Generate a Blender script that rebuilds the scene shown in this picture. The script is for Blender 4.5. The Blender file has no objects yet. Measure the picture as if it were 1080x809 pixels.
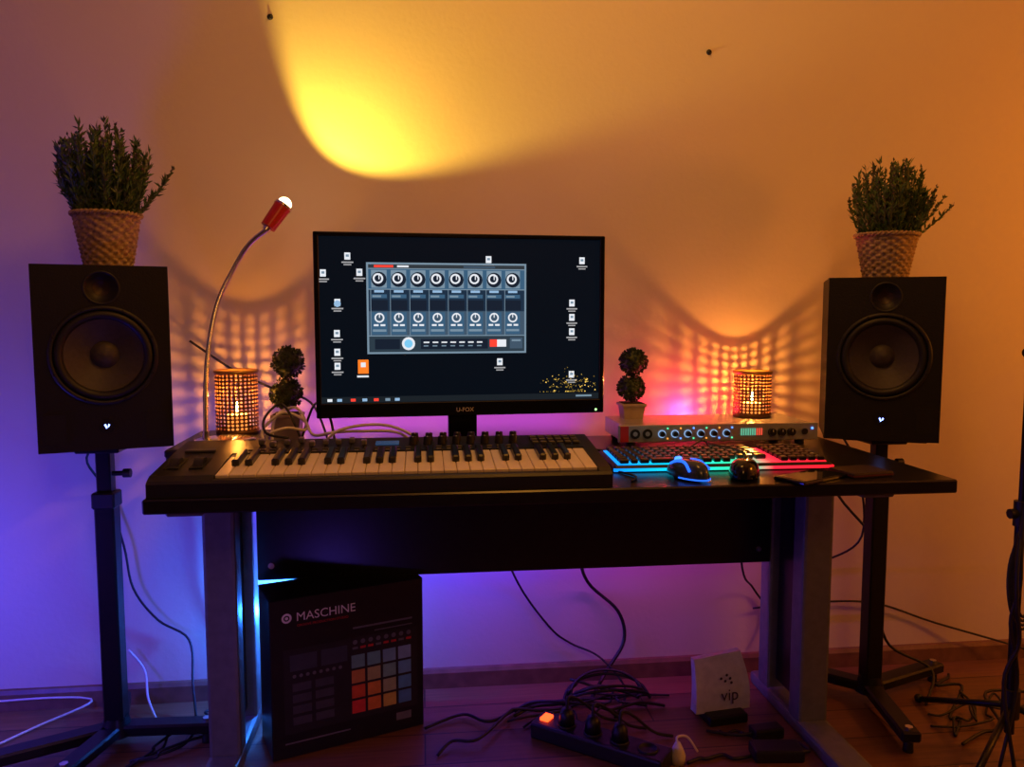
import bpy, bmesh, math, random
from mathutils import Vector, Matrix, Euler
random.seed(7)
sc = bpy.context.scene
try:
    sc.view_settings.view_transform = 'Standard'
    sc.view_settings.look = 'None'
except Exception:
    pass
COL = bpy.context.collection

# ---------------------------------------------------------------- materials
MATS = {}
def mat(name, col, rough=0.5, metal=0.0, emit=None, es=0.0, var=0.12, nscale=40.0, bump=0.0, spec=0.5):
    if name in MATS: return MATS[name]
    m = bpy.data.materials.new(name); m.use_nodes = True
    nt = m.node_tree; b = nt.nodes["Principled BSDF"]
    b.inputs["Roughness"].default_value = rough
    b.inputs["Metallic"].default_value = metal
    b.inputs["Specular IOR Level"].default_value = spec
    tc = nt.nodes.new("ShaderNodeTexCoord"); nz = nt.nodes.new("ShaderNodeTexNoise")
    nz.inputs["Scale"].default_value = nscale; nz.inputs["Detail"].default_value = 4
    nt.links.new(tc.outputs["Object"], nz.inputs["Vector"])
    rp = nt.nodes.new("ShaderNodeValToRGB")
    rp.color_ramp.elements[0].position = 0.3; rp.color_ramp.elements[1].position = 0.7
    rp.color_ramp.elements[0].color = tuple(c*(1-var) for c in col)+(1,)
    rp.color_ramp.elements[1].color = tuple(min(1, c*(1+var)) for c in col)+(1,)
    nt.links.new(nz.outputs["Fac"], rp.inputs["Fac"])
    nt.links.new(rp.outputs["Color"], b.inputs["Base Color"])
    if bump:
        bp = nt.nodes.new("ShaderNodeBump"); bp.inputs["Strength"].default_value = bump
        bp.inputs["Distance"].default_value = 0.002
        nt.links.new(nz.outputs["Fac"], bp.inputs["Height"]); nt.links.new(bp.outputs["Normal"], b.inputs["Normal"])
    if emit:
        b.inputs["Emission Color"].default_value = tuple(emit)+(1,)
        b.inputs["Emission Strength"].default_value = es
    MATS[name] = m
    return m
def em(name, col, s=1.0):
    return mat(name, tuple(c*0.2 for c in col), 0.5, emit=col, es=s, spec=0.1)

BLACK = mat("black_plastic", (0.008,0.008,0.009), 0.42, bump=0.15, nscale=300)
BLACKG = mat("black_gloss", (0.005,0.005,0.006), 0.14)
DESKM = mat("desk_black_laminate", (0.007,0.006,0.008), 0.3, var=0.3, nscale=60, bump=0.05)
SPKM = mat("speaker_vinyl", (0.007,0.006,0.007), 0.55, bump=0.4, nscale=220, spec=0.35)
RUBBER = mat("rubber", (0.009,0.009,0.010), 0.5)
CONE = mat("woofer_cone", (0.050,0.042,0.040), 0.55, bump=0.3, nscale=120)
GREY = mat("leg_grey_steel", (0.17,0.18,0.15), 0.45, 0.3)
STEEL = mat("black_steel", (0.012,0.011,0.013), 0.38, 0.4)
CHROME = mat("chrome", (0.75,0.73,0.70), 0.18, 1.0)
SILVER = mat("brushed_silver", (0.50,0.50,0.52), 0.35, 0.7)
CABLE = mat("cable_black", (0.01,0.01,0.012), 0.5)
CABLEW = mat("cable_white", (0.7,0.68,0.64), 0.45)
WKEY = mat("white_key", (0.90,0.82,0.66), 0.3, var=0.03)
BKEY = mat("black_key", (0.010,0.010,0.010), 0.3)
WICK = mat("wicker", (0.36,0.25,0.15), 0.7, var=0.45, nscale=120, bump=0.6)
LEAF = mat("leaf_green", (0.05,0.12,0.03), 0.55, var=0.5, nscale=60)
LEAF2 = mat("leaf_olive", (0.09,0.13,0.045), 0.6, var=0.4, nscale=60)
BUD = mat("bud_mauve", (0.10,0.085,0.08), 0.7, var=0.4, nscale=60)
TOPI = mat("topiary_leaf", (0.05,0.08,0.02), 0.55, var=0.5, nscale=90)
SOIL = mat("soil", (0.04,0.025,0.015), 0.9, bump=0.8)
CERAM = mat("pot_ceramic", (0.40,0.33,0.30), 0.5)
WOODT = mat("trunk_wood", (0.10,0.06,0.03), 0.8, bump=0.5)
REDM = mat("lamp_red", (0.45,0.02,0.015), 0.3)
COPPER = mat("lantern_copper", (0.16,0.075,0.03), 0.45, 0.5)
GOLD = mat("lantern_gold", (0.75,0.45,0.15), 0.35, 0.7)
WAX = mat("candle_wax", (0.85,0.6,0.35), 0.5, emit=(1,0.45,0.1), es=0.6)

# ---------------------------------------------------------------- builder
class B:
    def __init__(s, name):
        s.name=name; s.v=[]; s.f=[]; s.mi=[]; s.sm=[]; s.mats=[]
    def idx(s, m):
        if m not in s.mats: s.mats.append(m)
        return s.mats.index(m)
    def raw(s, vs, fs, m, smooth=False):
        o=len(s.v); s.v += [tuple(v) for v in vs]; k=s.idx(m)
        for f in fs:
            s.f.append(tuple(i+o for i in f)); s.mi.append(k); s.sm.append(smooth)
    def bm(s, bm, m, M=None, smooth=False):
        if M is not None: bmesh.ops.transform(bm, matrix=M, verts=bm.verts)
        bm.verts.index_update()
        s.raw([v.co.copy() for v in bm.verts], [[v.index for v in f.verts] for f in bm.faces], m, smooth)
        bm.free()
    def box(s, c, d, m, bev=0.0, rot=(0,0,0), seg=1):
        b=bmesh.new(); bmesh.ops.create_cube(b, size=1.0)
        bmesh.ops.scale(b, vec=Vector(d), verts=b.verts)
        if bev>0: bmesh.ops.bevel(b, geom=b.edges[:], offset=bev, segments=seg, profile=0.6, affect='EDGES')
        s.bm(b, m, Matrix.Translation(c) @ Euler(rot).to_matrix().to_4x4())
    def b2(s, x0,x1,y0,y1,z0,z1, m, bev=0.0, seg=1):
        s.box(((x0+x1)/2,(y0+y1)/2,(z0+z1)/2),(x1-x0,y1-y0,z1-z0),m,bev,seg=seg)
    def cyl(s, p0, p1, r0, m, r1=None, seg=24, smooth=True, cap=True):
        if r1 is None: r1=r0
        p0=Vector(p0); p1=Vector(p1); d=p1-p0
        q=d.to_track_quat('Z','Y').to_matrix()
        vs=[]; 
        for p,r in ((p0,r0),(p1,r1)):
            for i in range(seg):
                t=2*math.pi*i/seg
                vs.append(p+q@Vector((r*math.cos(t),r*math.sin(t),0)))
        s.raw(vs,[[i,(i+1)%seg,seg+(i+1)%seg,seg+i] for i in range(seg)],m,smooth)
        if cap:
            s.raw(vs[:seg],[list(range(seg))[::-1]],m); s.raw(vs[seg:],[list(range(seg))],m)
    def sph(s, c, r, m, sc=(1,1,1), seg=20, rot=(0,0,0)):
        b=bmesh.new(); bmesh.ops.create_uvsphere(b,u_segments=seg,v_segments=max(8,seg//2),radius=r)
        s.bm(b,m,Matrix.Translation(c)@Euler(rot).to_matrix().to_4x4()@Matrix.Diagonal((*sc,1)),True)
    def lathe(s, prof, c, m, axis='Z', seg=40, smooth=True):
        vs=[]; n=len(prof)
        for i in range(seg):
            t=2*math.pi*i/seg
            for r,h in prof:
                if axis=='Z': vs.append((c[0]+r*math.cos(t),c[1]+r*math.sin(t),c[2]+h))
                else: vs.append((c[0]+r*math.cos(t),c[1]+h,c[2]+r*math.sin(t)))
        fs=[]
        for i in range(seg):
            j=(i+1)%seg
            for k in range(n-1): fs.append((i*n+k,j*n+k,j*n+k+1,i*n+k+1))
        s.raw(vs,fs,m,smooth)
    def tube(s, pts, r, m, seg=8, sub=6, r1=None):
        P=[Vector(p) for p in pts]; L=[]
        if len(P)>2:
            for i in range(len(P)-1):
                a=P[max(i-1,0)];b_=P[i];c=P[i+1];d=P[min(i+2,len(P)-1)]
                for k in range(sub):
                    t=k/sub
                    L.append(0.5*((2*b_)+(c-a)*t+(2*a-5*b_+4*c-d)*t*t+(3*b_-a-3*c+d)*t*t*t))
            L.append(P[-1])
        else: L=P
        n=len(L); vs=[]; up=None
        for i,p in enumerate(L):
            d=(L[min(i+1,n-1)]-L[max(i-1,0)])
            if d.length<1e-7: d=Vector((0,0,1))
            d.normalize()
            if up is None: up=d.orthogonal().normalized()
            up=(up-d*up.dot(d))
            up = up.normalized() if up.length>1e-6 else d.orthogonal().normalized()
            w=d.cross(up); rr=r if r1 is None else r+(r1-r)*i/(n-1)
            for k in range(seg):
                t=2*math.pi*k/seg; vs.append(p+(up*math.cos(t)+w*math.sin(t))*rr)
        fs=[[i*seg+k,i*seg+(k+1)%seg,(i+1)*seg+(k+1)%seg,(i+1)*seg+k] for i in range(n-1) for k in range(seg)]
        fs.append(list(range(seg))[::-1]); fs.append([ (n-1)*seg+k for k in range(seg)])
        s.raw(vs,fs,m,True)
    def quad(s, x0,x1,z0,z1,y,m):
        s.raw([(x0,y,z0),(x1,y,z0),(x1,y,z1),(x0,y,z1)],[(0,1,2,3)],m)
    def disc(s, cx,cz,r,y,m,seg=20):
        s.raw([(cx+r*math.cos(2*math.pi*i/seg),y,cz+r*math.sin(2*math.pi*i/seg)) for i in range(seg)],[tuple(range(seg))],m)
    def text(s, body, size, M, m, extrude=0.0):
        cu=bpy.data.curves.new("tmp","FONT"); cu.body=body; cu.size=size; cu.extrude=extrude
        cu.align_x='LEFT'; cu.resolution_u=3
        o=bpy.data.objects.new("tmp",cu); COL.objects.link(o)
        dg=bpy.context.evaluated_depsgraph_get(); me=bpy.data.meshes.new_from_object(o.evaluated_get(dg))
        s.raw([M@v.co for v in me.vertices],[list(p.vertices) for p in me.polygons],m)
        bpy.data.objects.remove(o); bpy.data.meshes.remove(me)
    def prism(s, prof, x0, x1, m):
        n=len(prof)
        vs=[(x0,y,z) for y,z in prof]+[(x1,y,z) for y,z in prof]
        fs=[(i,(i+1)%n,n+(i+1)%n,n+i) for i in range(n)]
        fs.append(tuple(range(n))[::-1]); fs.append(tuple(range(n,2*n)))
        s.raw(vs,fs,m)
    def plate(s, x0,x1,z0,z1,cx,cz,r,y,m,n=48):
        A=[];Bq=[]
        for i in range(n):
            t=2*math.pi*i/n+math.pi/4; c,sn=math.cos(t),math.sin(t)
            A.append((cx+r*c,y,cz+r*sn))
            k=1/max(abs(c),abs(sn)); ex,ez=c*k,sn*k
            Bq.append((cx+(ex*(x1-cx) if ex>0 else ex*(cx-x0)),y,cz+(ez*(z1-cz) if ez>0 else ez*(cz-z0))))
        s.raw(A+Bq,[(i,n+i,n+(i+1)%n,(i+1)%n) for i in range(n)],m)
    def done(s, loc=(0,0,0), rz=0.0, rx=0.0, normals=True):
        me=bpy.data.meshes.new(s.name); me.from_pydata(s.v,[],s.f)
        for m in s.mats: me.materials.append(m)
        me.polygons.foreach_set("material_index",s.mi); me.polygons.foreach_set("use_smooth",s.sm)
        me.update()
        if normals:
            b=bmesh.new(); b.from_mesh(me); bmesh.ops.recalc_face_normals(b,faces=b.faces); b.to_mesh(me); b.free()
        o=bpy.data.objects.new(s.name,me); o.location=loc; o.rotation_euler=(rx,0,rz); COL.objects.link(o)
        return o
FRONT = Matrix.Rotation(math.pi/2,4,'X')   # text facing -y

# ---------------------------------------------------------------- room
WY=2.22
wall=bpy.data.materials.new("wall_paint"); wall.use_nodes=True
nt=wall.node_tree; bs=nt.nodes["Principled BSDF"]; bs.inputs["Roughness"].default_value=0.75
tc=nt.nodes.new("ShaderNodeTexCoord"); n1=nt.nodes.new("ShaderNodeTexNoise"); n1.inputs["Scale"].default_value=2.2; n1.inputs["Detail"].default_value=5
n2=nt.nodes.new("ShaderNodeTexNoise"); n2.inputs["Scale"].default_value=70; n2.inputs["Detail"].default_value=6
rp=nt.nodes.new("ShaderNodeValToRGB"); rp.color_ramp.elements[0].color=(0.68,0.60,0.48,1); rp.color_ramp.elements[1].color=(0.78,0.69,0.56,1)
bp=nt.nodes.new("ShaderNodeBump"); bp.inputs["Strength"].default_value=0.25; bp.inputs["Distance"].default_value=0.003
for a_,b_ in ((tc.outputs["Object"],n1.inputs["Vector"]),(tc.outputs["Object"],n2.inputs["Vector"]),(n1.outputs["Fac"],rp.inputs["Fac"]),
    (rp.outputs["Color"],bs.inputs["Base Color"]),(n2.outputs["Fac"],bp.inputs["Height"]),(bp.outputs["Normal"],bs.inputs["Normal"])): nt.links.new(a_,b_)

fl=bpy.data.materials.new("floor_wood"); fl.use_nodes=True
nt=fl.node_tree; bs=nt.nodes["Principled BSDF"]; bs.inputs["Roughness"].default_value=0.36
tc=nt.nodes.new("ShaderNodeTexCoord"); br=nt.nodes.new("ShaderNodeTexBrick")
br.inputs["Scale"].default_value=1.0; br.inputs["Brick Width"].default_value=1.2; br.inputs["Row Height"].default_value=0.14
br.inputs["Mortar Size"].default_value=0.002; br.inputs["Color1"].default_value=(0.32,0.15,0.07,1); br.inputs["Color2"].default_value=(0.22,0.10,0.05,1)
br.inputs["Mortar"].default_value=(0.03,0.015,0.01,1)
mp=nt.nodes.new("ShaderNodeMapping"); mp.inputs["Scale"].default_value=(2,40,1)
nz=nt.nodes.new("ShaderNodeTexNoise"); nz.inputs["Scale"].default_value=3; nz.inputs["Detail"].default_value=6
mx=nt.nodes.new("ShaderNodeMix"); mx.data_type='RGBA'; mx.blend_type='MULTIPLY'; mx.inputs[0].default_value=0.7
nt.links.new(tc.outputs["Object"],br.inputs["Vector"]); nt.links.new(tc.outputs["Object"],mp.inputs["Vector"]); nt.links.new(mp.outputs["Vector"],nz.inputs["Vector"])
nt.links.new(br.outputs["Color"],mx.inputs[6]); nt.links.new(nz.outputs["Fac"],mx.inputs[7]); nt.links.new(mx.outputs[2],bs.inputs["Base Color"])
base=mat("baseboard_wood",(0.20,0.10,0.06),0.45,var=0.2,nscale=30)

o=B("floor"); o.b2(-2.4,3.4,-2.0,2.3,-0.05,0,fl); o.done()
o=B("wall_back"); o.b2(-2.4,3.4,WY,WY+0.1,0,2.7,wall); o.done()
o=B("wall_left"); o.b2(-2.5,-2.4,-2.0,2.32,0,2.7,wall); o.done()
o=B("wall_right"); o.b2(3.4,3.5,-2.0,2.32,0,2.7,wall); o.done()
o=B("ceiling"); o.b2(-2.5,3.5,-2.0,2.32,2.7,2.8,wall); o.done()
o=B("baseboard_back"); o.prism([(WY,0),(WY-0.014,0),(WY-0.014,0.045),(WY-0.008,0.055),(WY,0.057)],-2.4,3.4,base); o.done()
for x,z in ((-0.385,1.845),(0.807,1.798)):
    o=B("wall_anchor"); o.lathe([(0.0,-0.004),(0.006,-0.004),(0.008,0.0),(0.008,0.004)],(x,WY,z),BLACK,'Y',16); o.cyl((x,WY-0.012,z-0.001),(x,WY,z),0.003,STEEL,seg=10); o.done()

# ---------------------------------------------------------------- desk
DX0,DX1,DY0,DY1=-0.512,1.095,1.50,2.17
o=B("desk")
o.b2(DX0,DX1,DY0,DY1,0.702,0.73,DESKM,0.003)
o.b2(-0.42,0.945,2.04,2.058,0.392,0.702,DESKM,0.002)
for x0,x1,ins in ((-0.503,-0.430,1),(0.945,1.022,-1)):
    o.b2(x0,x1,1.85,1.91,0.03,0.675,GREY,0.008,2)
    o.b2(x0,x1,2.04,2.10,0.03,0.675,GREY,0.008,2)
    xm=(x0+x1)/2
    o.b2(xm-0.012,xm+0.012,1.90,2.05,0.06,0.675,DESKM)
    o.b2(x0-0.002,x1+0.002,1.58,2.15,0.0,0.035,GREY,0.01,2)
    o.b2(x0,x1,1.60,2.14,0.672,0.703,GREY,0.004)
for x in (-0.385,0.91):
    for z in (0.43,0.64): o.cyl((x,2.036,z),(x,2.045,z),0.008,CHROME,seg=12)
o.done()

# ---------------------------------------------------------------- speakers
def speaker(loc,rz,W):
    Hh,D=0.416,0.21; h=W/2
    o=B("studio_speaker")
    o.b2(-h,h,0.034,D,0,Hh,SPKM,0.004)
    zs=0.325
    o.plate(-h,h,0,zs,0,0.215,0.103,0,SPKM); o.plate(-h,h,zs,Hh,0,0.366,0.034,0,SPKM,32)
    for a,b_ in (((-h,0),(-h,Hh)),((h,0),(h,Hh)),((-h,0),(h,0)),((-h,Hh),(h,Hh))):
        o.raw([(a[0],0,a[1]),(b_[0],0,b_[1]),(b_[0],0.04,b_[1]),(a[0],0.04,a[1])],[(0,1,2,3)],SPKM)
    c=(0,0,0.215)
    o.lathe([(0.112,-0.001),(0.110,-0.004),(0.104,-0.005),(0.102,-0.002),(0.102,0.006)],c,RUBBER,'Y',56)
    o.lathe([(0.102,0.003),(0.098,-0.003),(0.091,-0.006),(0.084,-0.002),(0.081,0.005)],c,RUBBER,'Y',56)
    o.lathe([(0.082,0.004),(0.060,0.016),(0.040,0.026),(0.028,0.031)],c,CONE,'Y',56)
    o.lathe([(0.030,0.030),(0.024,0.022),(0.014,0.017),(0.0005,0.015)],c,CONE,'Y',40)
    t=(0,0,0.366)
    o.lathe([(0.038,-0.001),(0.036,-0.003),(0.033,0),(0.026,0.010),(0.017,0.014)],t,RUBBER,'Y',40)
    o.lathe([(0.018,0.013),(0.012,0.018),(0.0005,0.020)],t,mat("tweeter_dome",(0.04,0.025,0.02),0.5,0.3),'Y',30)
    for i in range(8):
        an=2*math.pi*i/8+.39; o.cyl((0.107*math.cos(an),-0.006,0.215+0.107*math.sin(an)),(0.107*math.cos(an),-0.002,0.215+0.107*math.sin(an)),0.003,STEEL,seg=8)
    for sx in (-1,1):
        o.b2(min(sx*0.080,sx*(h-.012)),max(sx*0.080,sx*(h-.012)),-0.001,0.002,0.018,0.085,mat("port_dark",(0.003,0.003,0.003),0.8),0.0)
    L=em("badge_led",(0.20,0.30,1.0),6)
    o.disc(0,0.055,0.015,-0.0012,mat("badge",(0.01,0.01,0.02),0.3))
    o.raw([(-0.006,-0.002,0.058),(-0.002,-0.002,0.049),(0.001,-0.002,0.052),(-0.003,-0.002,0.060)],[(0,1,2,3)],L)
    o.raw([(0.006,-0.002,0.058),(0.003,-0.002,0.052),(0.001,-0.002,0.054),(0.003,-0.002,0.060)],[(0,1,2,3)],L)
    o.done(loc,rz,normals=False)
speaker((-0.708,1.88,0.762),math.radians(18),0.275)
speaker((1.166,1.90,0.746),math.radians(-24),0.270)

def stand(loc,ztop,legs,knob,rz):
    o=B("speaker_stand"); zt=ztop-loc[2]
    o.box((0,0,zt-.003),(.2,.18,.006),STEEL,0.002,(0,0,rz))
    o.b2(-0.05,0.05,-0.05,0.05,zt-0.02,zt-0.005,STEEL,0.003)
    o.b2(-0.017,0.017,-0.017,0.017,0.30,zt-0.015,STEEL,0.003)
    o.b2(-0.023,0.023,-0.023,0.023,0.03,zt-0.13,STEEL,0.004)
    o.b2(-0.027,0.027,-0.027,0.027,zt-0.16,zt-0.12,RUBBER,0.004)
    o.cyl((0.02*knob,-0.01,zt-0.075),(0.055*knob,-0.01,zt-0.075),0.006,STEEL,seg=10); o.cyl((0.045*knob,-0.01,zt-0.075),(0.062*knob,-0.01,zt-0.075),0.011,RUBBER,seg=8)
    o.cyl((0,0,0.03),(0,0,0.075),0.04,STEEL,0.028)
    for lx,ly in legs:
        d=Vector((lx,ly,0)); L=d.length; an=math.atan2(ly,lx)
        o.box((lx/2,ly/2,0.043),(L,0.048,0.028),STEEL,0.005,(0,0,an))
        o.cyl((lx*0.93,ly*0.93,0.0),(lx*0.93,ly*0.93,0.03),0.013,RUBBER,0.011,seg=14)
        o.cyl((lx*0.93,ly*0.93,0.055),(lx*0.93,ly*0.93,0.063),0.010,CHROME,seg=6)
    o.done(loc)
stand((-0.762,2.0,0),0.762,[(-0.26,-0.13),(0.235,-0.01),(-0.05,-0.20),(-0.05,0.17)],1,math.radians(18))
stand((1.225,2.0,0),0.746,[(-0.05,-0.27),(0.27,0.10),(-0.13,0.12)],1,math.radians(-24))

# ---------------------------------------------------------------- potted plants in wicker pots
def wicker_plant(loc, r0, r1, h, fol_h, spread, n, lean):
    o=B("potted_plant_in_wicker_pot")
    nr,ns=44,120; vs=[]
    for j in range(nr+1):
        t=j/nr; r=r0+(r1-r0)*t; 
        for i in range(ns):
            a=2*math.pi*i/ns; row=int(t*13)
            w=0.0026*math.sin(a*15+math.pi*row)+0.0016*abs(math.sin(t*13*math.pi))
            vs.append(((r+w)*math.cos(a),(r+w)*math.sin(a),t*h))
    o.raw(vs,[(j*ns+i,j*ns+(i+1)%ns,(j+1)*ns+(i+1)%ns,(j+1)*ns+i) for j in range(nr) for i in range(ns)],WICK,True)
    o.lathe([(0.001,0.001),(r0,0.001)],(0,0,0),WICK); o.lathe([(0.001,h-0.015),(r1-.002,h-0.015)],(0,0,0),SOIL)
    for ph in (0,math.pi):
        pts=[((r1+0.002+0.003*math.cos(20*a+ph))*math.cos(a),(r1+0.002+0.003*math.cos(20*a+ph))*math.sin(a),h+0.003*math.sin(20*a+ph)) for a in [2*math.pi*k/160 for k in range(161)]]
        o.tube(pts,0.0035,WICK,6,1)
    def leaf(p,d,L,w,m):
        d=d.normalized(); s_=d.cross(Vector((random.uniform(-1,1),random.uniform(-1,1),random.uniform(-1,1))))
        if s_.length<1e-4: return
        s_.normalize(); nn=d.cross(s_)
        o.raw([p,p+d*L*.45+s_*w,p+d*L+nn*L*.1,p+d*L*.45-s_*w],[(0,1,2,3)],m)
    for k in range(n):
        a=random.uniform(0,2*math.pi); q=math.sqrt(random.random())
        stray = k<2
        if stray: a=(0.1,-0.25)[k]; q=1.0
        b0=Vector((math.cos(a)*q*r1*0.75,math.sin(a)*q*r1*0.75,h-0.015))
        hh=fol_h*(1-0.25*q*q)*random.uniform(0.58,1.10)
        tip=Vector((math.cos(a)*q*spread+lean*q,math.sin(a)*q*spread*0.9,h+hh))
        if stray: tip=Vector((math.cos(a)*spread*1.45,math.sin(a)*spread,h+fol_h*(.55,.4)[k]))
        mid=(b0+tip)/2+Vector((math.cos(a)*0.012,math.sin(a)*0.012,0.0))
        S=[]
        for i in range(13):
            t=i/12; S.append(b0*(1-t)**2+mid*2*t*(1-t)+tip*t*t)
        o.tube(S[::3],0.0013,LEAF2,4,2)
        flower=random.random()<0.55
        for i in range(1,13):
            tn=(S[i]-S[i-1]).normalized()
            top=i>8 and flower
            for _ in range(5 if not top else 7):
                dr=(tn*random.uniform(0.3,1.2)+Vector((random.uniform(-1,1),random.uniform(-1,1),random.uniform(-.3,.8)))*0.8)
                pp=S[i]+tn*random.uniform(-.007,.007)
                if top: leaf(pp,dr,random.uniform(.007,.011),.0030,random.choice((BUD,LEAF2,LEAF)))
                else: leaf(pp,dr,random.uniform(.014,.026),.0028,random.choice((LEAF,LEAF,LEAF2)))
    o.done(loc,normals=False)
wicker_plant((-0.728,1.985,1.178),0.050,0.071,0.122,0.192,0.102,125,0.0)
wicker_plant((1.213,1.985,1.162),0.052,0.074,0.112,0.180,0.112,88,0.010)

# ---------------------------------------------------------------- monitor
o=B("computer_monitor"); W=0.69
o.b2(-W/2,W/2,0.0,0.03,0,0.43,BLACKG,0.003)
o.b2(-0.22,0.22,0.03,0.06,0.06,0.36,BLACK,0.01)
o.b2(-W/2,W/2,-0.006,0.002,0.0,0.034,BLACKG,0.002)
o.b2(-W/2,W/2,-0.006,0.002,0.42,0.43,BLACKG,0.002)
for sx in (-1,1): o.box((sx*(W/2-0.006),-0.002,0.215),(0.012,0.008,0.43),BLACKG,0.002)
o.prism([(0.035,-0.095),(0.06,-0.095),(0.06,0.10),(0.035,0.10)],-0.035,0.035,BLACKG)
o.lathe([(0.001,-0.084),(0.06,-0.086),(0.125,-0.092),(0.13,-0.0965),(0.001,-0.0965)],(0,0.06,0),BLACKG,'Z',48)
o.cyl((W/2-0.02,-0.007,0.008),(W/2-0.02,-0.006,0.008),0.003,em("led_green",(.4,1,.3),2),seg=8)
o.text("U-FOX",0.014,Matrix.Translation((-0.02,-0.0075,0.010))@FRONT,mat("logo_silver",(.7,.7,.7),.3))
SCR=em("screen_black",(0.0015,0.004,0.008),1.0)
o.quad(-0.333,0.333,0.034,0.42,-0.0008,SCR)
X=lambda px:(px-486)*0.00222
Z=lambda py:0.42-(py-252)*0.00217
def sq(px0,py0,px1,py1,m,l=1): o.quad(X(px0),X(px1),Z(py1),Z(py0),-0.0008-l*0.0002,m)
def sd(px,py,r,m,l=1): o.disc(X(px),Z(py),r*0.0022,-0.0008-l*0.0002,m,16)
def C(n,c,s=1.0): return em("scr_"+n,c,s)
wh=C("white",(.85,.92,1.0),.9); gr=C("grey",(.22,.34,.45),.8); dk=C("dark",(.008,.015,.03)); bl=C("blue",(.04,.11,.20)); md=C("mid",(.05,.09,.14)); rd=C("red",(.9,.05,.03),1.2); lb=C("lblue",(.35,.6,.9),.8)
sq(384,279,554,377,gr,1); sq(386,281,552,285,C("title",(.03,.04,.05)),2); sq(392,281.8,412,284.2,rd,3); sq(416,282,428,284,wh,3); sq(486,282,520,284,md,3)
sq(386,286,552,307,bl,2)
for i in range(8):
    x=397+i*20.3
    sq(x-8,287,x+8,306,gr,3); sd(x,297,8,dk,4); sd(x-1,296,5.5,wh,5); sd(x-1,296,3.6,dk,6); sq(x-.4,291,x+.6,297,wh,7)
    sq(x-5,308.5,x+5,311,lb,4)
    sq(x-8,313,x+8,317,bl,4); sq(x-7,314,x+2,316,gr,5)
    sq(x-9,319,x+9,330,dk,4)
    sq(x-8,332,x+8,356,bl,4); sd(x,338,5.2,wh,5); sd(x,338,3.6,md,6); sq(x-.5,333,x+.5,338,wh,7)
    sq(x-6,345,x-1,347,wh,5); sq(x+1,345,x+6,347,wh,5); sq(x-7,350.5,x+7,353,gr,6)
sq(386,308,552,331,C("band",(.012,.03,.06)),2); sq(386,331,552,357,md,2)
sq(386,358,552,375,C("foot",(.025,.045,.065)),2)
for i in range(8): sq(388+i*20.3,308,388.6+i*20.3,357,gr,8)
sd(427,366,7,wh,3); sd(427,366,4.5,C("cyan",(.2,.6,.9)),4); sq(440,361,512,372,dk,3); sq(392,361,418,372,dk,3)
for i in range(7): sq(443+i*9.5,364,449+i*9.5,365.5,wh,4); sq(443+i*9.5,368,448+i*9.5,369.2,gr,4)
sq(514,362,522,370,rd,4); sq(522,362,532,370,wh,4); sq(536,360,550,372,md,3); sq(538,362,548,364,gr,4)
for (x,y) in ((340,291),(365,273),(354,322),(377,290),(353,355),(353,375),(353,390),(513,275),(616,275),(605,322),(605,338),(605,354),(525,387),(605,402)):
    sq(x-3,y-4,x+3,y+3.5,wh,1); sq(x-1.6,y-2,x+1.6,y+.5,gr,2); sq(x-6,y+5.5,x+6,y+7,C("lbl",(.5,.52,.55),.7),1); sq(x-4,y+8.2,x+4,y+9.4,C("lbl",(.6,.62,.65)),1)
sq(374,383,385,398,C("orange",(1,.22,.02),1),1); sq(377,386,382,391,wh,2); sq(373,400,385,402,wh,1)
sd(354,323,3.5,lb,3)
sq(336,423,636,429.5,C("taskbar",(.010,.015,.02)),1)
for i,x in enumerate((342,352,366,378,390,402,412)): sq(x,425,x+5,428,(wh,lb,rd,lb,rd,gr,lb)[i],2)
sq(610,425,628,427,gr,2)
gold=C("spark",(1,.65,.12),1.2); gold2=C("spark2",(.30,.20,.03),1)
for i in range(150):
    x=min(632,max(560,random.gauss(603,17))); y=min(421,max(385,random.gauss(412,7)))
    sd(x,y,random.uniform(.2,.75),random.choice((gold,gold2,gold2)),1)
o.done((0.101,1.90,0.8275),math.radians(3.5),normals=False)

# ---------------------------------------------------------------- MIDI keyboard
o=B("midi_keyboard")
kx0,kx1=-0.505,0.37; kb0,kb1=-0.388,0.345
full=[(0,0.002),(0,0.028),(0.006,0.033),(0.022,0.040),(0.165,0.056),(0.275,0.066),(0.282,0.060),(0.282,0.002)]
o.prism(full,kx0,kb0,BLACK); o.prism(full,kb1,kx1,BLACK)
o.prism([(0,0.002),(0,0.028),(0.006,0.033),(0.020,0.034),(0.020,0.018),(0.165,0.03),(0.165,0.056),(0.275,0.066),(0.282,0.060),(0.282,0.002)],kb0,kb1,BLACK)
sl=math.atan2(0.014,0.143); nW=29; kw=(kb1-kb0)/nW
for i in range(nW):
    x=kb0+kw*(i+.5)
    o.box((x,0.094,0.037),(kw-0.0012,0.142,0.019),WKEY,0.0014,(sl,0,0))
    if i<nW-1 and (i%7) in (0,1,3,4,5):
        xb=kb0+kw*(i+1)
        o.box((xb,0.121,0.0545),(kw*0.56,0.088,0.016),BKEY,0.003,(sl,0,0))
def onp(y): return 0.056+(y-0.165)*0.0909
RING=mat("knob_ring",(.20,.20,.21),.3,.6); BTN=mat("btn",(.05,.05,.055),.4); PW=mat("print_white",(.7,.7,.7),.5)
for r_,yy in enumerate((0.210,0.242)):
    for i in range(8):
        x=-0.02+i*0.031+.004*r_; y=yy
        o.cyl((x,y,onp(y)),(x,y,onp(y)+0.017),0.009,RUBBER,0.0075,seg=18); o.box((x,y-0.004,onp(y)+0.0175),(0.0015,0.006,0.001),PW)
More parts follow.
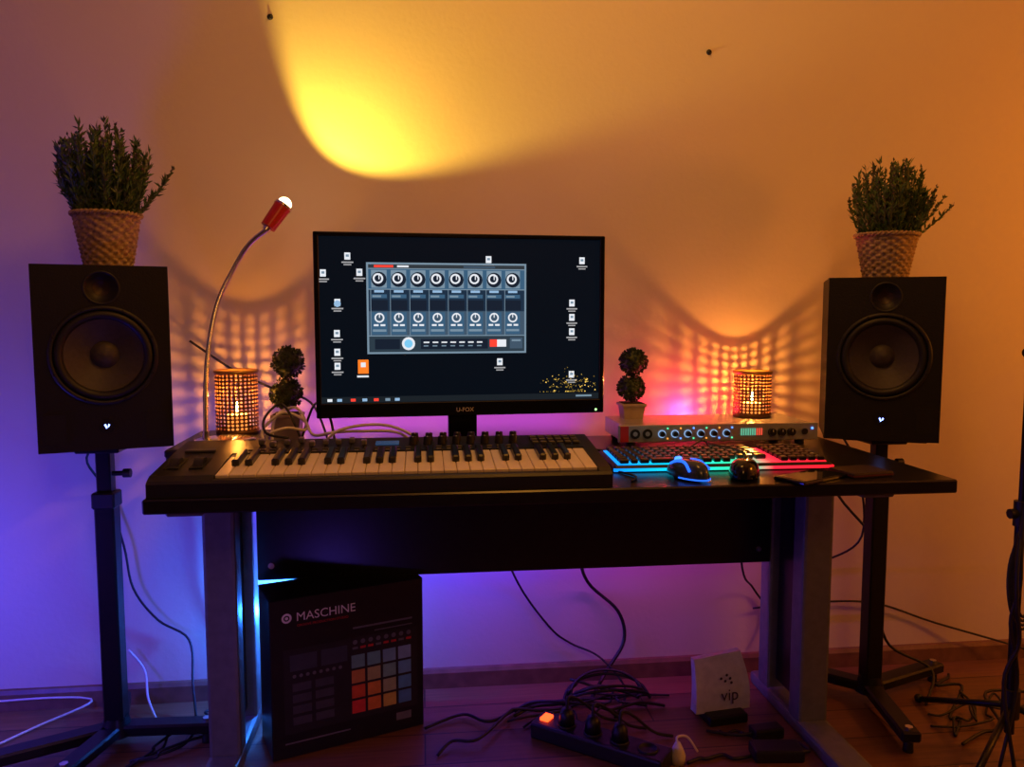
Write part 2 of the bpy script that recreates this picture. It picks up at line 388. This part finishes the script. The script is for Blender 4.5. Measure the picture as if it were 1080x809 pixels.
for i in range(9):
    x=-0.34+i*0.027; y=0.222
    o.box((x,y,onp(y)+0.0003),(0.003,0.075,0.001),mat("slot",(.002,.002,.002),.8),0,(0.09,0,0))
    yy=y+random.uniform(-.02,.02); o.box((x,yy,onp(yy)+0.007),(0.012,0.017,0.012),RING,0.002)
for i in range(26):
    x=-0.352+i*0.0215; o.box((x,0.180,onp(0.18)+0.002),(0.012,0.007,0.004),BTN,0.001); o.box((x,0.1715,onp(0.1715)+0.0006),(0.009,0.0015,0.0006),PW)
for r in range(3):
    for i in range(6): o.box((0.245+i*0.018,0.198+r*0.024,onp(0.198+r*0.024)+0.003),(0.014,0.014,0.006),BTN,0.001)
o.box((-0.075+.0,0.223,onp(0.223)+0.001),(0.05,0.03,0.002),mat("lcd",(.01,.02,.04),.2,emit=(.1,.3,.7),es=.15),0,(0.09,0,0))
for x in (-0.477,-0.432):
    o.box((x,0.095,onp(0.095)-0.0015+0.001),(0.026,0.07,0.002),mat("slot",(.002,.002,.002),.8),0,(sl,0,0))
    o.cyl((x-0.009,0.095,0.036),(x+0.009,0.095,0.036),0.025,RUBBER,seg=28)
o.box((-0.453,0.18,0.060),(0.06,0.016,0.005),BTN,0.001,(0.09,0,0))
o.done((0,1.505,0.729))

# ---------------------------------------------------------------- audio interface
o=B("rack_audio_interface")
o.b2(0.505,1.01,1.955,2.15,0.745,0.788,SILVER,0.002)
o.b2(0.492,1.022,1.948,1.956,0.745,0.789,mat("faceplate",(0.42,0.44,0.48),0.35,0.5),0.0015)
for x in (0.53,0.985):
    for y in (1.975,2.13): o.cyl((x,y,0.73),(x,y,0.7475),0.012,RUBBER,seg=14)
o.b2(0.497,0.518,1.945,1.949,0.747,0.787,mat("ear_red_light_tint",(.4,.02,.03),.4))  # reddish light on the silver left end, painted as a red strip
yb=1.947
for i in range(2):
    o.cyl((0.535+i*0.032,yb-.003,0.767),(0.535+i*0.032,yb,0.767),0.0125,BLACK,seg=20); o.cyl((0.535+i*0.032,yb-.0035,0.767),(0.535+i*0.032,yb,0.767),0.006,SILVER,seg=14)
rn=em("ring_led",(.35,.6,1.0),.9); CL=[em("led_g",(.1,.9,.4),1.5),em("led_o",(1,.35,.05),1.5),em("led_b",(.1,.3,1),2.5)]
for i in range(6):
    x=0.605+i*0.034
    o.lathe([(0.0082,0),(0.0082,-0.0012),(0.0098,-0.0012),(0.0098,0)],(x,yb,0.766),rn,'Y',20); o.cyl((x,yb-.010,0.766),(x,yb,0.766),0.0065,BLACK,0.0075,seg=18)
    o.box((x+0.015,yb-.0005,0.780),(.0035,.001,.0035),CL[i%3]); o.box((x+0.015,yb-.0005,0.754),(.0035,.001,.0035),CL[(i+1)%3])
for i in range(10):
    o.box((0.815+i*0.006,yb-.0005,0.768),(0.003,0.001,0.018),em("meter_g",(.2,.8,.5),.6) if i<7 else em("meter_r",(1,.1,.05),.9))
for i in range(3):
    x=0.895+i*0.026; o.cyl((x,yb-.012,0.767),(x,yb,0.767),0.0095,BLACK,seg=18); o.box((x,yb-.0125,0.771),(.0015,.001,.006),PW)
o.cyl((0.985,yb-.004,0.767),(0.985,yb,0.767),0.008,BLACK,seg=16); o.box((1.006,yb-.0005,0.775),(.005,.001,.005),CL[2])
o.done()

# ---------------------------------------------------------------- RGB computer keyboard
gl=bpy.data.materials.new("rgb_backlight"); gl.use_nodes=True
nt=gl.node_tree; bs=nt.nodes["Principled BSDF"]; tc=nt.nodes.new("ShaderNodeTexCoord"); sp=nt.nodes.new("ShaderNodeSeparateXYZ"); mr=nt.nodes.new("ShaderNodeMapRange")
mr.inputs[1].default_value=-0.25; mr.inputs[2].default_value=0.25
rp=nt.nodes.new("ShaderNodeValToRGB"); cr=rp.color_ramp
cols=[(0.0,(0.0,0.22,1)),(0.12,(0.0,0.40,1)),(0.32,(0.0,.65,.75)),(0.5,(0.02,0.75,0.40)),(0.64,(0.12,0.50,0.30)),(0.72,(1,0.02,0.05)),(1.0,(1,0.01,0.02))]
cr.elements[0].position=0; cr.elements[0].color=(*cols[0][1],1); cr.elements[1].position=1; cr.elements[1].color=(*cols[-1][1],1)
for p_,c_ in cols[1:-1]:
    e=cr.elements.new(p_); e.color=(*c_,1)
nt.links.new(tc.outputs["Object"],sp.inputs[0]); nt.links.new(sp.outputs[0],mr.inputs[0]); nt.links.new(mr.outputs[0],rp.inputs[0]); nt.links.new(rp.outputs[0],bs.inputs["Emission Color"])
bs.inputs["Emission Strength"].default_value=1.5; bs.inputs["Base Color"].default_value=(.02,.02,.02,1)
o=B("rgb_computer_keyboard")
o.b2(-0.245,0.245,-0.085,0.085,0,0.014,BLACK,0.004)
o.b2(-0.235,0.235,-0.074,0.076,0.013,0.0155,gl)
o.b2(-0.246,0.246,-0.088,-0.082,0.003,0.009,gl)
for r in range(6):
    y=-0.063+r*0.0253; x=-0.232
    ws=[.025,.02,.025,.115,.025,.02,.022] if r==0 else [0.028-0.002*r]+[0.0205]*14+[0.030]
    for w in ws:
        if x+w>0.125: break
        o.box((x+w/2,y,0.021),(w-0.0050,0.0185,0.010),BKEY,0.002); x+=w
    x=0.130
    for k in range(5):
        o.box((x+0.0105,y,0.021),(0.016,0.0185,0.010),BKEY,0.002); x+=0.021
o.done((0.655,1.73,0.733),math.radians(-1.0),rx=math.radians(2))

def mouse(loc,rz,lit):
    o=B("computer_mouse")
    vs=[];n=20;m_=24
    for j in range(n+1):
        t=j/n; ang=t*math.pi/2
        for i in range(m_):
            a=2*math.pi*i/m_
            wx=0.031*(1-0.12*max(0,math.sin(a))) 
            rr=max(0.0,math.cos(ang))**0.6
            vs.append((wx*math.cos(a)*rr,0.060*math.sin(a)*rr,0.006+0.034*math.sin(ang)*(1-0.25*math.sin(a)*math.cos(ang))))
    o.raw(vs,[(j*m_+i,j*m_+(i+1)%m_,(j+1)*m_+(i+1)%m_,(j+1)*m_+i) for j in range(n) for i in range(m_)],BLACKG if not lit else mat("mouse_shell",(.03,.05,.10),.2),True)
    o.lathe([(0.001,0.0),(0.027,0.0),(0.029,0.006)],(0,0,0),RUBBER)
    o.cyl((-0.004,0.030,0.033),(0.004,0.030,0.033),0.009,em("wheel_led",(.05,.2,1),3) if lit else RUBBER,seg=18)
    o.box((0,0.012,0.0375),(0.001,0.05,0.002),RUBBER,0,(-0.15,0,0))
    if lit:
        ml=em("mouse_led",(.02,.14,1),1.6)
        o.tube([(0.031*math.cos(q),0.060*math.sin(q),0.007) for q in [math.radians(t) for t in range(-170,-9,16)]],0.0018,ml,6,2)
        o.tube([(-0.026,-0.038,0.024),(-0.020,-0.015,0.0375),(-0.018,0.012,0.037),(-0.016,.035,.028)],0.003,ml)
        o.tube([(0.026,-0.038,0.024),(0.020,-0.015,0.0375),(0.018,0.012,0.037)],0.003,ml)
        o.tube([(0.000,-0.050,0.026),(0.008,-0.040,0.032),(0.008,-0.028,0.0365)],0.003,em("mouse_red",(1,.25,.15),1.5))
    o.done(loc,rz,normals=False)
mouse((0.545,1.575,0.730),math.radians(20),True)
mouse((0.668,1.575,0.730),math.radians(-30),False)
o=B("smartphone"); o.b2(-0.037,0.037,-0.075,0.075,0,0.008,BLACKG,0.003,2); o.b2(-0.034,0.034,-0.066,0.066,0.0078,0.0084,mat("phone_glass",(.01,.01,.012),.05))
o.done((0.80,1.545,0.730),math.radians(-62))
o=B("wallet"); o.b2(-0.05,0.05,-0.04,0.04,0,0.012,mat("leather",(.02,.008,.007),.5,bump=.5),0.004,2); o.b2(-0.0502,0.0502,-0.0402,0.0402,0.004,0.007,mat("wallet_edge",(.10,.01,.01),.5)); o.done((0.925,1.575,0.730),math.radians(10))

# ---------------------------------------------------------------- topiaries
def topiary(loc,z1,z2,potw,poth,r):
    o=B("topiary_plant"); w=potw/2
    vs=[(-w*.8,-w*.8,0),(w*.8,-w*.8,0),(w*.8,w*.8,0),(-w*.8,w*.8,0),(-w,-w,poth),(w,-w,poth),(w,w,poth),(-w,w,poth)]
    o.raw(vs,[(0,3,2,1),(0,1,5,4),(1,2,6,5),(2,3,7,6),(3,0,4,7)],CERAM)
    o.box((0,0,poth-.003),(potw+.006,potw+.006,.008),CERAM,.002); o.box((0,0,poth+.0012),(potw-.006,potw-.006,.003),SOIL)
    o.tube([(0,0,poth),(0.002,0,(poth+z2)/2),(0.0,0,z2),(0.004,0,z1)],0.003,WOODT)
    for zc,rr,dx in ((z1,r,0.004),(z2,r*1.0,-0.002)):
        b=bmesh.new(); bmesh.ops.create_icosphere(b,subdivisions=3,radius=rr*0.82)
        for v in b.verts: v.co*=random.uniform(.9,1.08)
        o.bm(b,TOPI,Matrix.Translation((dx,0,zc)))
        for k in range(420):
            d=Vector((random.gauss(0,1),random.gauss(0,1),random.gauss(0,1))).normalized()
            p=Vector((dx,0,zc))+d*rr*random.uniform(.75,.93); dd=(d+Vector((random.uniform(-1,1),random.uniform(-1,1),random.uniform(-1,1)))*.7).normalized()
            s_=dd.cross(Vector((random.random(),random.random(),random.random()))).normalized(); L=.010
            o.raw([p,p+dd*L*.5+s_*.0038,p+dd*L,p+dd*L*.5-s_*.0038],[(0,1,2,3)],TOPI)
    o.done(loc,normals=False)
topiary((-0.337,2.05,0.73),0.219,0.140,0.07,0.088,0.040)
topiary((0.566,2.10,0.788),0.153,0.083,0.062,0.040,0.036)

# ---------------------------------------------------------------- lanterns
def lantern(loc,R_,Hh,pw):
    o=B("candle_lantern"); nc,nrw=30,max(8,int(Hh/0.0105)); z0=0.012; z1=Hh-0.008
    dz=(z1-z0)/nrw; n=8
    for j in range(nrw):
        for i in range(nc):
            a0=2*math.pi*i/nc; da=2*math.pi/nc
            ac=a0+da/2; zc=z0+dz*(j+.5); I=[];O=[]
            for k in range(n):
                t=2*math.pi*k/n+math.pi/4; c,s_=math.cos(t),math.sin(t); kk=1/max(abs(c),abs(s_))
                aa=ac+c*kk*da/2; zz=zc+s_*kk*dz/2; O.append((R_*math.cos(aa),R_*math.sin(aa),zz))
                aa=ac+c*da*0.34; zz=zc+s_*dz*0.34; I.append((R_*math.cos(aa),R_*math.sin(aa),zz))
            o.raw(I+O,[(k,n+k,n+(k+1)%n,(k+1)%n) for k in range(n)],COPPER)
    o.lathe([(0.001,0.0),(R_,0.0),(R_+.001,0.012),(R_-.001,0.012),(0.001,0.006)],(0,0,0),COPPER)
    o.lathe([(R_-.002,Hh-.010),(R_+.002,Hh-.009),(R_+.003,Hh-.002),(R_,Hh),(R_-.003,Hh-.002),(R_-.002,Hh-.010)],(0,0,0),GOLD,'Z',48)
    o.cyl((0,0,0.007),(0,0,Hh*0.30),0.024,WAX,seg=24); o.cyl((0,0,Hh*.30),(0,0,Hh*.30+.006),0.001,BLACK,seg=6)
    o.lathe([(0.0005,Hh*.30+.004),(0.0045,Hh*.30+.012),(0.003,Hh*.30+.022),(0.0004,Hh*.30+.034)],(0,0,0),em("flame",(1,.62,.22),30),'Z',12)
    o.done(loc,normals=False)
    l=bpy.data.lights.new("candle_light","POINT"); l.energy=pw; l.color=(1,.33,.045); l.shadow_soft_size=0.0035
    lo=bpy.data.objects.new("candle_light",l); lo.location=(loc[0],loc[1],loc[2]+Hh*.58); COL.objects.link(lo)
o=B("storage_box"); o.b2(-0.56,-0.385,1.80,2.10,0.73,0.768,BLACK,0.004); o.b2(-0.562,-0.383,1.798,2.102,0.755,0.772,BLACK,0.003); o.done()
lantern((-0.458,2.040,0.772),0.051,0.160,2.8)
lantern((0.903,2.09,0.788),0.050,0.128,3.3)

# ---------------------------------------------------------------- gooseneck lamp
o=B("gooseneck_desk_lamp")
o.lathe([(0.001,0.0),(0.068,0.0),(0.070,0.004),(0.066,0.009),(0.02,0.013),(0.001,0.014)],(-0.455,1.895,0.772),CHROME,'Z',48)
o.cyl((-0.497,1.895,0.775),(-0.497,1.895,0.80),0.008,CHROME)
o.tube([(-0.497,1.895,0.79),(-0.499,1.915,0.90),(-0.493,1.935,1.00),(-0.476,1.955,1.095),(-0.446,1.97,1.167),(-0.407,1.98,1.234),(-0.362,1.98,1.272)],0.0058,CHROME,12,10)
d=Vector((0.533,0.235,0.813)).normalized(); e=Vector((-0.366,1.976,1.268)); h1=e+d*0.075
o.cyl(e,e+d*0.012,0.010,CHROME); o.cyl(e+d*0.010,h1,0.018,REDM,0.021,seg=32,cap=False); o.cyl(e+d*0.010,e+d*0.0105,0.018,REDM)
o.cyl(h1-d*0.004,h1+d*0.002,0.0225,CHROME,seg=32,cap=False)
o.sph(h1+d*0.004,0.017,em("bulb_warm",(1,.72,.35),14),(1,1,1))
o.done(normals=False)
sl_=bpy.data.lights.new("lamp_spot","SPOT"); sl_.energy=23; sl_.color=(1.0,0.62,0.07); sl_.spot_size=math.radians(89); sl_.spot_blend=0.38; sl_.shadow_soft_size=0.004
so=bpy.data.objects.new("lamp_spot",sl_); so.location=h1+d*0.028; so.rotation_euler=(-d).to_track_quat('Z','Y').to_euler(); COL.objects.link(so)

# ---------------------------------------------------------------- product box
ang=math.radians(21)
o=B("cardboard_product_box"); BW,BH,BD=0.385,0.395,0.14
ART=mat("box_print_black",(.012,.010,.014),.3)
o.b2(0,BW,0,BD,0,BH,ART,0.002)
y=-0.0006
pw=mat("print_white2",(.85,.82,.82),.5); pg=mat("print_grey",(.06,.06,.065),.5); pg2=mat("print_grey2",(.14,.14,.15),.5); pr=mat("print_red",(.6,.03,.03),.5)
o.text("MASCHINE",0.030,Matrix.Translation((0.062,y,0.338))@FRONT,pw)
o.lathe([(.007,0),(.012,0)],(0.040,y,0.348),pw,'Y',24); o.disc(0.040,0.348,.004,y,pw)
o.text("GROOVE PRODUCTION STUDIO",0.0085,Matrix.Translation((0.064,y,0.324))@FRONT,pr)
o.quad(0.20,0.355,0.292,0.297,y,pg2); o.quad(0.255,0.355,0.278,0.281,y,pg2)
o.quad(0.03,0.368,0.06,0.270,y,mat("print_dev",(.022,.020,.024),.35))
for i in range(8):
    o.disc(0.205+i*0.020,0.258,0.006,y-.0003,pg2,14); o.quad(0.198+i*.020,.212+i*.020,.240,.246,y-.0003,pr if i%3 else pg2)
for k in range(2): o.quad(0.045+k*.075,0.11+k*.075,0.215,0.255,y-.0003,mat("print_lcd",(.05,.06,.08),.3))
for r in range(4):
    for c in range(2): o.quad(0.05+c*.055,0.095+c*.055,0.080+r*.028,0.100+r*.028,y-.0003,pg)
for i in range(8): o.disc(0.055+i*0.016,0.202,0.0045,y-.0003,pg2,14)
PC=[[(.9,.06,.05),(.9,.25,.05),(.7,.5,.1),(.10,.28,.55)],[(.85,.12,.04),(.85,.30,.06),(.45,.5,.25),(.12,.38,.65)],[(.75,.30,.08),(.55,.50,.20),(.25,.50,.40),(.18,.45,.70)],[(.20,.45,.40),(.20,.50,.45),(.25,.50,.60),(.30,.50,.70)]]
for r in range(4):
    for c in range(4):
        x=0.195+c*.0405; z=0.075+r*.039
        o.quad(x,x+.034,z,z+.033,y-.0003,mat("pad_%d%d"%(r,c),tuple(v*.8 for v in PC[r][c]),.4))
o.quad(0.03,0.19,0.035,0.039,y,pg2); o.quad(0.31,0.35,0.03,0.05,y,pg2)
o.done((-0.362,1.872,0.0),ang)

# ---------------------------------------------------------------- router
o=B("wifi_router")
wt=mat("router_white",(.62,.60,.55),.35)
vs=[];N=14
for j in range(N+1):
    t=j/N
    hw=0.078-0.010*t+0.004*math.sin(t*math.pi); yy=0.02+0.030*t-0.014*math.sin(t*math.pi); th=0.016*(1-0.4*t)
    z_=0.022+t*0.132
    vs+=[(-hw,yy-th,z_),(hw,yy-th,z_+0.012*t),(hw,yy+th,z_+0.012*t),(-hw,yy+th,z_)]
o.raw(vs,[(j*4+i,j*4+(i+1)%4,(j+1)*4+(i+1)%4,(j+1)*4+i) for j in range(N) for i in range(4)]+[(0,1,2,3),tuple(N*4+i for i in range(4))],wt)
o.b2(-0.055,0.055,-0.03,0.07,0,0.026,BLACK,0.006,2)
o.text("vip",0.045,Matrix.Translation((-0.012,-0.006,0.055))@Matrix.Rotation(-0.06,4,'X')@FRONT,mat("vip_ink",(.05,.03,.03),.5))
for dx,dz in ((0,0),(.014,.006),(-.012,.008),(.004,.016),(.018,-.006)): o.disc(0.0+dx,0.108+dz,.004,-0.004,mat("vip_ink",(.05,.03,.03),.5),10)
o.done((0.785,1.945,0),math.radians(8))

# ---------------------------------------------------------------- power strip
o=B("power_strip")
o.b2(-0.175,0.175,-0.038,0.038,0,0.042,BLACK,0.006,2)
o.box((-0.148,0,0.044),(0.024,0.032,0.010),em("switch_red",(1,.05,.01),5),0.002)
for i in range(4):
    x=-0.09+i*0.072; o.lathe([(0.001,0.0422),(0.020,0.0422),(0.021,0.046),(0.024,0.046),(0.024,0.042)],(x,0,0),RUBBER,'Z',24)
    if i!=3: o.lathe([(0.001,0.085),(0.012,0.085),(0.019,0.068),(0.020,0.044),(0.001,0.044)],(x,0,0),BLACK,'Z',20); o.tube([(x,0,0.08),(x,0.01,0.11),(x+0.01,0.06,0.08),(x+0.04,0.12,0.02),(x+.08,.15,.006)],0.004,CABLE)
o.done((0.425,1.835,0),math.radians(-38))
o=B("white_power_plug"); o.lathe([(0.001,0.0),(0.018,0.0),(0.019,0.02),(0.013,0.035),(0.006,0.05),(0.001,0.05)],(0,0,0),CABLEW,'Z',20); o.tube([(0,0,.045),(0,0.005,.06),(0.03,0.02,.05),(0.06,.03,.006)],.003,CABLEW); o.done((0.60,1.765,0.0))

# ---------------------------------------------------------------- mic stand (right edge)
o=B("microphone_stand"); mx_,my_=1.405,1.70
o.cyl((mx_,my_,0.06),(mx_-0.002,my_,0.60),0.011,STEEL); o.cyl((mx_,my_,0.55),(mx_,my_,0.99),0.008,STEEL)
o.cyl((mx_,my_,0.57),(mx_,my_,0.63),0.017,RUBBER); o.cyl((mx_-.02,my_-.015,0.98),(mx_+.03,my_+.01,0.99),0.012,RUBBER)
o.cyl((mx_-.03,my_,0.60),(mx_+.01,my_,0.60),0.012,RUBBER,seg=8)
o.cyl((mx_,my_,0.10),(mx_,my_,0.17),0.020,RUBBER)
for a in (100,215,335):
    a=math.radians(a); o.tube([(mx_,my_,0.13),(mx_+.28*math.cos(a),my_+.28*math.sin(a),0.010)],0.008,STEEL); o.sph((mx_+.28*math.cos(a),my_+.28*math.sin(a),0.012),0.012,RUBBER)
o.tube([(mx_,my_-.01,0.62),(mx_-.035,my_-.04,0.50),(mx_-.04,my_-.05,0.40),(mx_-.02,my_-.04,0.30),(mx_-.045,my_-.03,0.2),(mx_-.03,my_-.06,0.005)],0.0045,CABLE)
o.tube([(mx_+.01,my_-.01,0.7),(mx_-.02,my_-.03,0.56),(mx_-.025,my_-.04,0.44),(mx_-.045,my_-.04,0.35),(mx_-.01,my_-.03,0.2),(mx_-.06,my_-.05,0.005)],0.004,CABLE)
for k in range(4):
    o.tube([(mx_+.022*math.cos(q)*(1+.2*k)-.005,my_-.02+.01*math.sin(q),0.46+.10*math.sin(q)-.01*k) for q in [2*math.pi*t/12 for t in range(13)]],0.0035,CABLE,6,3)
o.done()

# ---------------------------------------------------------------- cables
wy=WY-0.02
def T(pts,r=.0032,m=CABLE): o.tube(pts,r,m)
o=B("hanging_cables")
T([(0.20,2.10,0.70),(0.215,2.15,0.46),(0.27,wy,0.30),(0.36,wy,0.17),(0.42,wy,0.12),(0.50,2.16,0.09),(0.56,2.1,0.02),(0.50,1.98,0.005)])
T([(0.42,2.10,0.70),(0.435,2.14,0.42),(0.47,wy,0.30),(0.56,wy,0.21),(0.58,wy,0.12),(0.52,2.16,0.05),(0.44,2.05,0.005)],.005)
T([(0.86,2.08,0.60),(0.90,2.12,0.35),(0.97,wy,0.26),(1.03,wy,0.16),(0.99,2.15,0.04)])
o.done()
o=B("hanging_cables")
T([(0.97,wy,0.20),(1.15,wy,0.21),(1.35,wy,0.20),(1.55,wy,0.13),(1.8,2.15,0.06),(1.95,2.1,0.01)])
T([(1.0,wy,0.40),(1.12,wy,0.33),(1.2,wy,0.34),(1.28,2.16,0.42),(1.24,2.12,0.62),(1.20,2.16,0.73)])
T([(1.12,2.15,0.70),(1.19,2.14,0.55),(1.30,2.1,0.40),(1.28,2.06,0.25),(1.33,2.08,0.12),(1.45,2.06,0.05),(1.36,1.95,0.006)],.004)
o.done()
o=B("hanging_cables")
T([(-0.60,2.16,1.00),(-0.50,wy,0.92),(-0.40,wy,0.87),(-0.30,wy,0.83),(-0.25,2.14,0.74)])
T([(-0.80,2.15,0.77),(-0.86,2.14,0.70),(-0.84,wy,0.60),(-0.80,wy,0.45),(-0.78,wy,0.33),(-0.72,wy,0.24),(-0.64,wy,0.18),(-0.62,2.15,0.08),(-0.60,2.1,0.006)])
T([(-0.56,2.16,0.70),(-0.57,wy,0.50),(-0.55,wy,0.30),(-0.50,wy,0.12),(-0.42,2.1,0.006)])
T([(-0.80,wy,0.16),(-0.76,wy,0.10),(-0.74,2.16,0.04),(-0.70,2.10,0.006)],.003,CABLEW)
T([(-1.2,wy,0.03),(-1.0,wy,0.035),(-0.9,wy,0.02),(-1.0,2.1,0.006),(-1.1,1.95,0.006)],.003,CABLEW)
o.done()
o=B("floor_cables")
def rnd(a,b,n,amp,r,m=CABLE,lift=0.0):
    P=[]
    for i in range(n+1):
        t=i/n; e=math.sin(t*math.pi)
        P.append((a[0]+(b[0]-a[0])*t+random.uniform(-amp,amp)*e, min(2.17,a[1]+(b[1]-a[1])*t+random.uniform(-amp,amp)*e), 0.006+random.uniform(0,lift)*e))
    o.tube(P,r,m)
rnd((-0.0,1.98),(0.62,2.12),6,.06,.004,lift=.02)
rnd((0.03,1.85),(0.40,2.05),6,.08,.004,lift=.03)
for k in range(7): rnd((random.uniform(.20,.4),random.uniform(1.95,2.08)),(random.uniform(.5,.72),random.uniform(1.98,2.14)),6,.06,random.choice((.003,.004,.0045)),lift=.05)
rnd((0.62,1.75),(0.78,1.76),5,.03,.0045); rnd((0.75,1.88),(0.82,1.85),5,.02,.004)
for k in range(2):
    P=[(0.50+.12*math.cos(q)*(1-.15*k),2.07+.05*math.sin(q),.01+.05*abs(math.sin(q))+.012*k) for q in [2*math.pi*t/12 for t in range(14)]]
    o.tube(P,.004,CABLE)
o.done()
o=B("floor_cables")
for k in range(5): rnd((random.uniform(1.28,1.34),random.uniform(1.7,1.95)),(random.uniform(1.5,1.9),random.uniform(1.85,2.15)),6,.07,random.choice((.003,.004)),lift=.03)
o.done()
o=B("floor_cables")
for k in range(4): rnd((-0.70,random.uniform(1.85,1.95)),(-0.53,random.uniform(1.85,2.15)),5,.05,.0035,lift=.02)
o.done()
o=B("power_adapter"); o.b2(-.06,.06,-.03,.03,0,0.03,BLACK,.006,2); o.tube([(.06,0,.015),(.085,.01,.01),(.07,.06,.006)],.004,CABLE); o.done((0.845,1.76,0),-.1)
o=B("power_adapter"); o.b2(-.04,.04,-.02,.02,0,0.03,BLACK,.006,2); o.tube([(-.04,0,.015),(-.08,.01,.01),(-.14,.05,.006)],.004,CABLE); o.done((0.86,1.85,0),.1)
o=B("desk_cables")
T([(-0.36,1.86,0.777),(-0.37,1.90,0.80),(-0.33,1.93,0.835),(-0.28,1.92,0.82),(-0.25,1.87,0.79),(-0.20,1.84,0.80),(-0.14,1.85,0.80),(-0.05,1.84,0.795),(0.0,1.86,0.74)],.0035,CABLEW)
T([(-0.345,1.88,0.735),(-0.35,1.94,0.82),(-0.30,1.95,0.845),(-0.27,1.90,0.80),(-0.31,1.85,0.81),(-0.35,1.84,0.79),(-0.33,1.84,0.735)],.0035,CABLEW)
T([(-0.23,1.85,0.735),(-0.20,1.83,0.80),(-0.10,1.85,0.815),(-0.02,1.83,0.79),(0.02,1.83,0.735)],.0035,CABLEW)
T([(-0.30,1.95,0.735),(-0.26,1.97,0.85),(-0.22,1.92,0.83),(-0.2,1.88,0.76),(-0.18,1.85,0.735)],.003)
T([(-0.26,1.86,0.735),(-0.30,1.88,0.83),(-0.33,1.90,0.86),(-0.36,1.87,0.83),(-0.35,1.84,0.80),(-0.30,1.83,0.79)],.003)
T([(0.30,2.05,0.734),(0.36,1.95,0.735),(0.40,1.93,0.735),(0.44,1.90,0.735),(0.48,1.87,0.735)],.003)
o.done()
o=B("desk_cables")
T([(0.535,1.645,0.745),(0.55,1.66,0.766),(0.60,1.72,0.770),(0.66,1.80,0.772),(0.70,1.86,0.735)],.002)
T([(0.69,1.64,0.745),(0.70,1.66,0.768),(0.66,1.75,0.770),(0.72,1.86,0.735)],.002)
T([(0.42,1.55,0.733),(0.44,1.60,0.733),(0.395,1.70,0.733),(0.395,1.80,0.733),(0.47,1.90,0.733)],.0025)
o.done()

# ---------------------------------------------------------------- lights
def light(name,typ,loc,e,col,size=0.1,tgt=None,sy=None):
    l=bpy.data.lights.new(name,typ); l.energy=e; l.color=col
    if typ=='AREA':
        l.size=size
        if sy: l.shape='RECTANGLE'; l.size_y=sy
    else: l.shadow_soft_size=size
    ob=bpy.data.objects.new(name,l); ob.location=loc
    if tgt: ob.rotation_euler=(Vector(loc)-Vector(tgt)).to_track_quat('Z','Y').to_euler()
    COL.objects.link(ob); return ob
light("wall_fill_warm",'AREA',(0.4,1.15,2.6),8.5,(1,.40,.05),0.35,tgt=(0.45,2.2,1.2))  # added fill above the wall, grazes it and keeps the fronts dark
light("front_fill_dim",'AREA',(0.5,-1.2,2.2),7.5,(1,.40,.09),0.6,tgt=(0.5,2.2,1.0))  # added dim ambient fill from the camera side, not a fixture
light("floor_lamp_orange",'POINT',(2.45,1.35,1.35),26,(1,.27,.015),0.12)
light("led_blue",'POINT',(-0.385,2.16,0.27),11,(.02,.16,1),0.015)
light("led_blue_floor",'POINT',(-1.25,1.70,0.38),15,(.05,.045,1),0.08)
light("violet_fill",'POINT',(-0.35,1.1,0.12),2.0,(.16,.08,1),0.05)  # added low fill, tints the product box violet
light("led_strip_violet",'AREA',(-0.05,2.075,0.60),5.0,(.10,.035,1),0.7,tgt=(-0.05,2.2,0.40),sy=0.01)
light("led_strip_pink",'AREA',(0.62,2.075,0.60),1.2,(.50,.06,.60),0.5,tgt=(0.62,2.2,0.40),sy=0.01)
light("led_strip_desk",'AREA',(0.05,2.15,0.745),0.6,(.50,.06,.85),0.8,tgt=(0.05,2.2,0.85),sy=0.01)
light("magenta_wall_glow",'POINT',(0.74,2.178,0.782),2.2,(1,.012,.09),0.003)  # added hidden point behind the interface, stands in for the keyboard's red glow
w=bpy.data.worlds.new("World"); sc.world=w; w.use_nodes=True
w.node_tree.nodes["Background"].inputs[0].default_value=(0.8,0.40,0.25,1); w.node_tree.nodes["Background"].inputs[1].default_value=0.02

# ---------------------------------------------------------------- camera
cd=bpy.data.cameras.new("Camera"); cd.sensor_fit='HORIZONTAL'; cd.sensor_width=36; cd.lens=36*840/1080
co=bpy.data.objects.new("Camera",cd); COL.objects.link(co); co.location=(0,0,1.07)
co.rotation_euler=(math.radians(85),0,math.radians(-6.5)); sc.camera=co
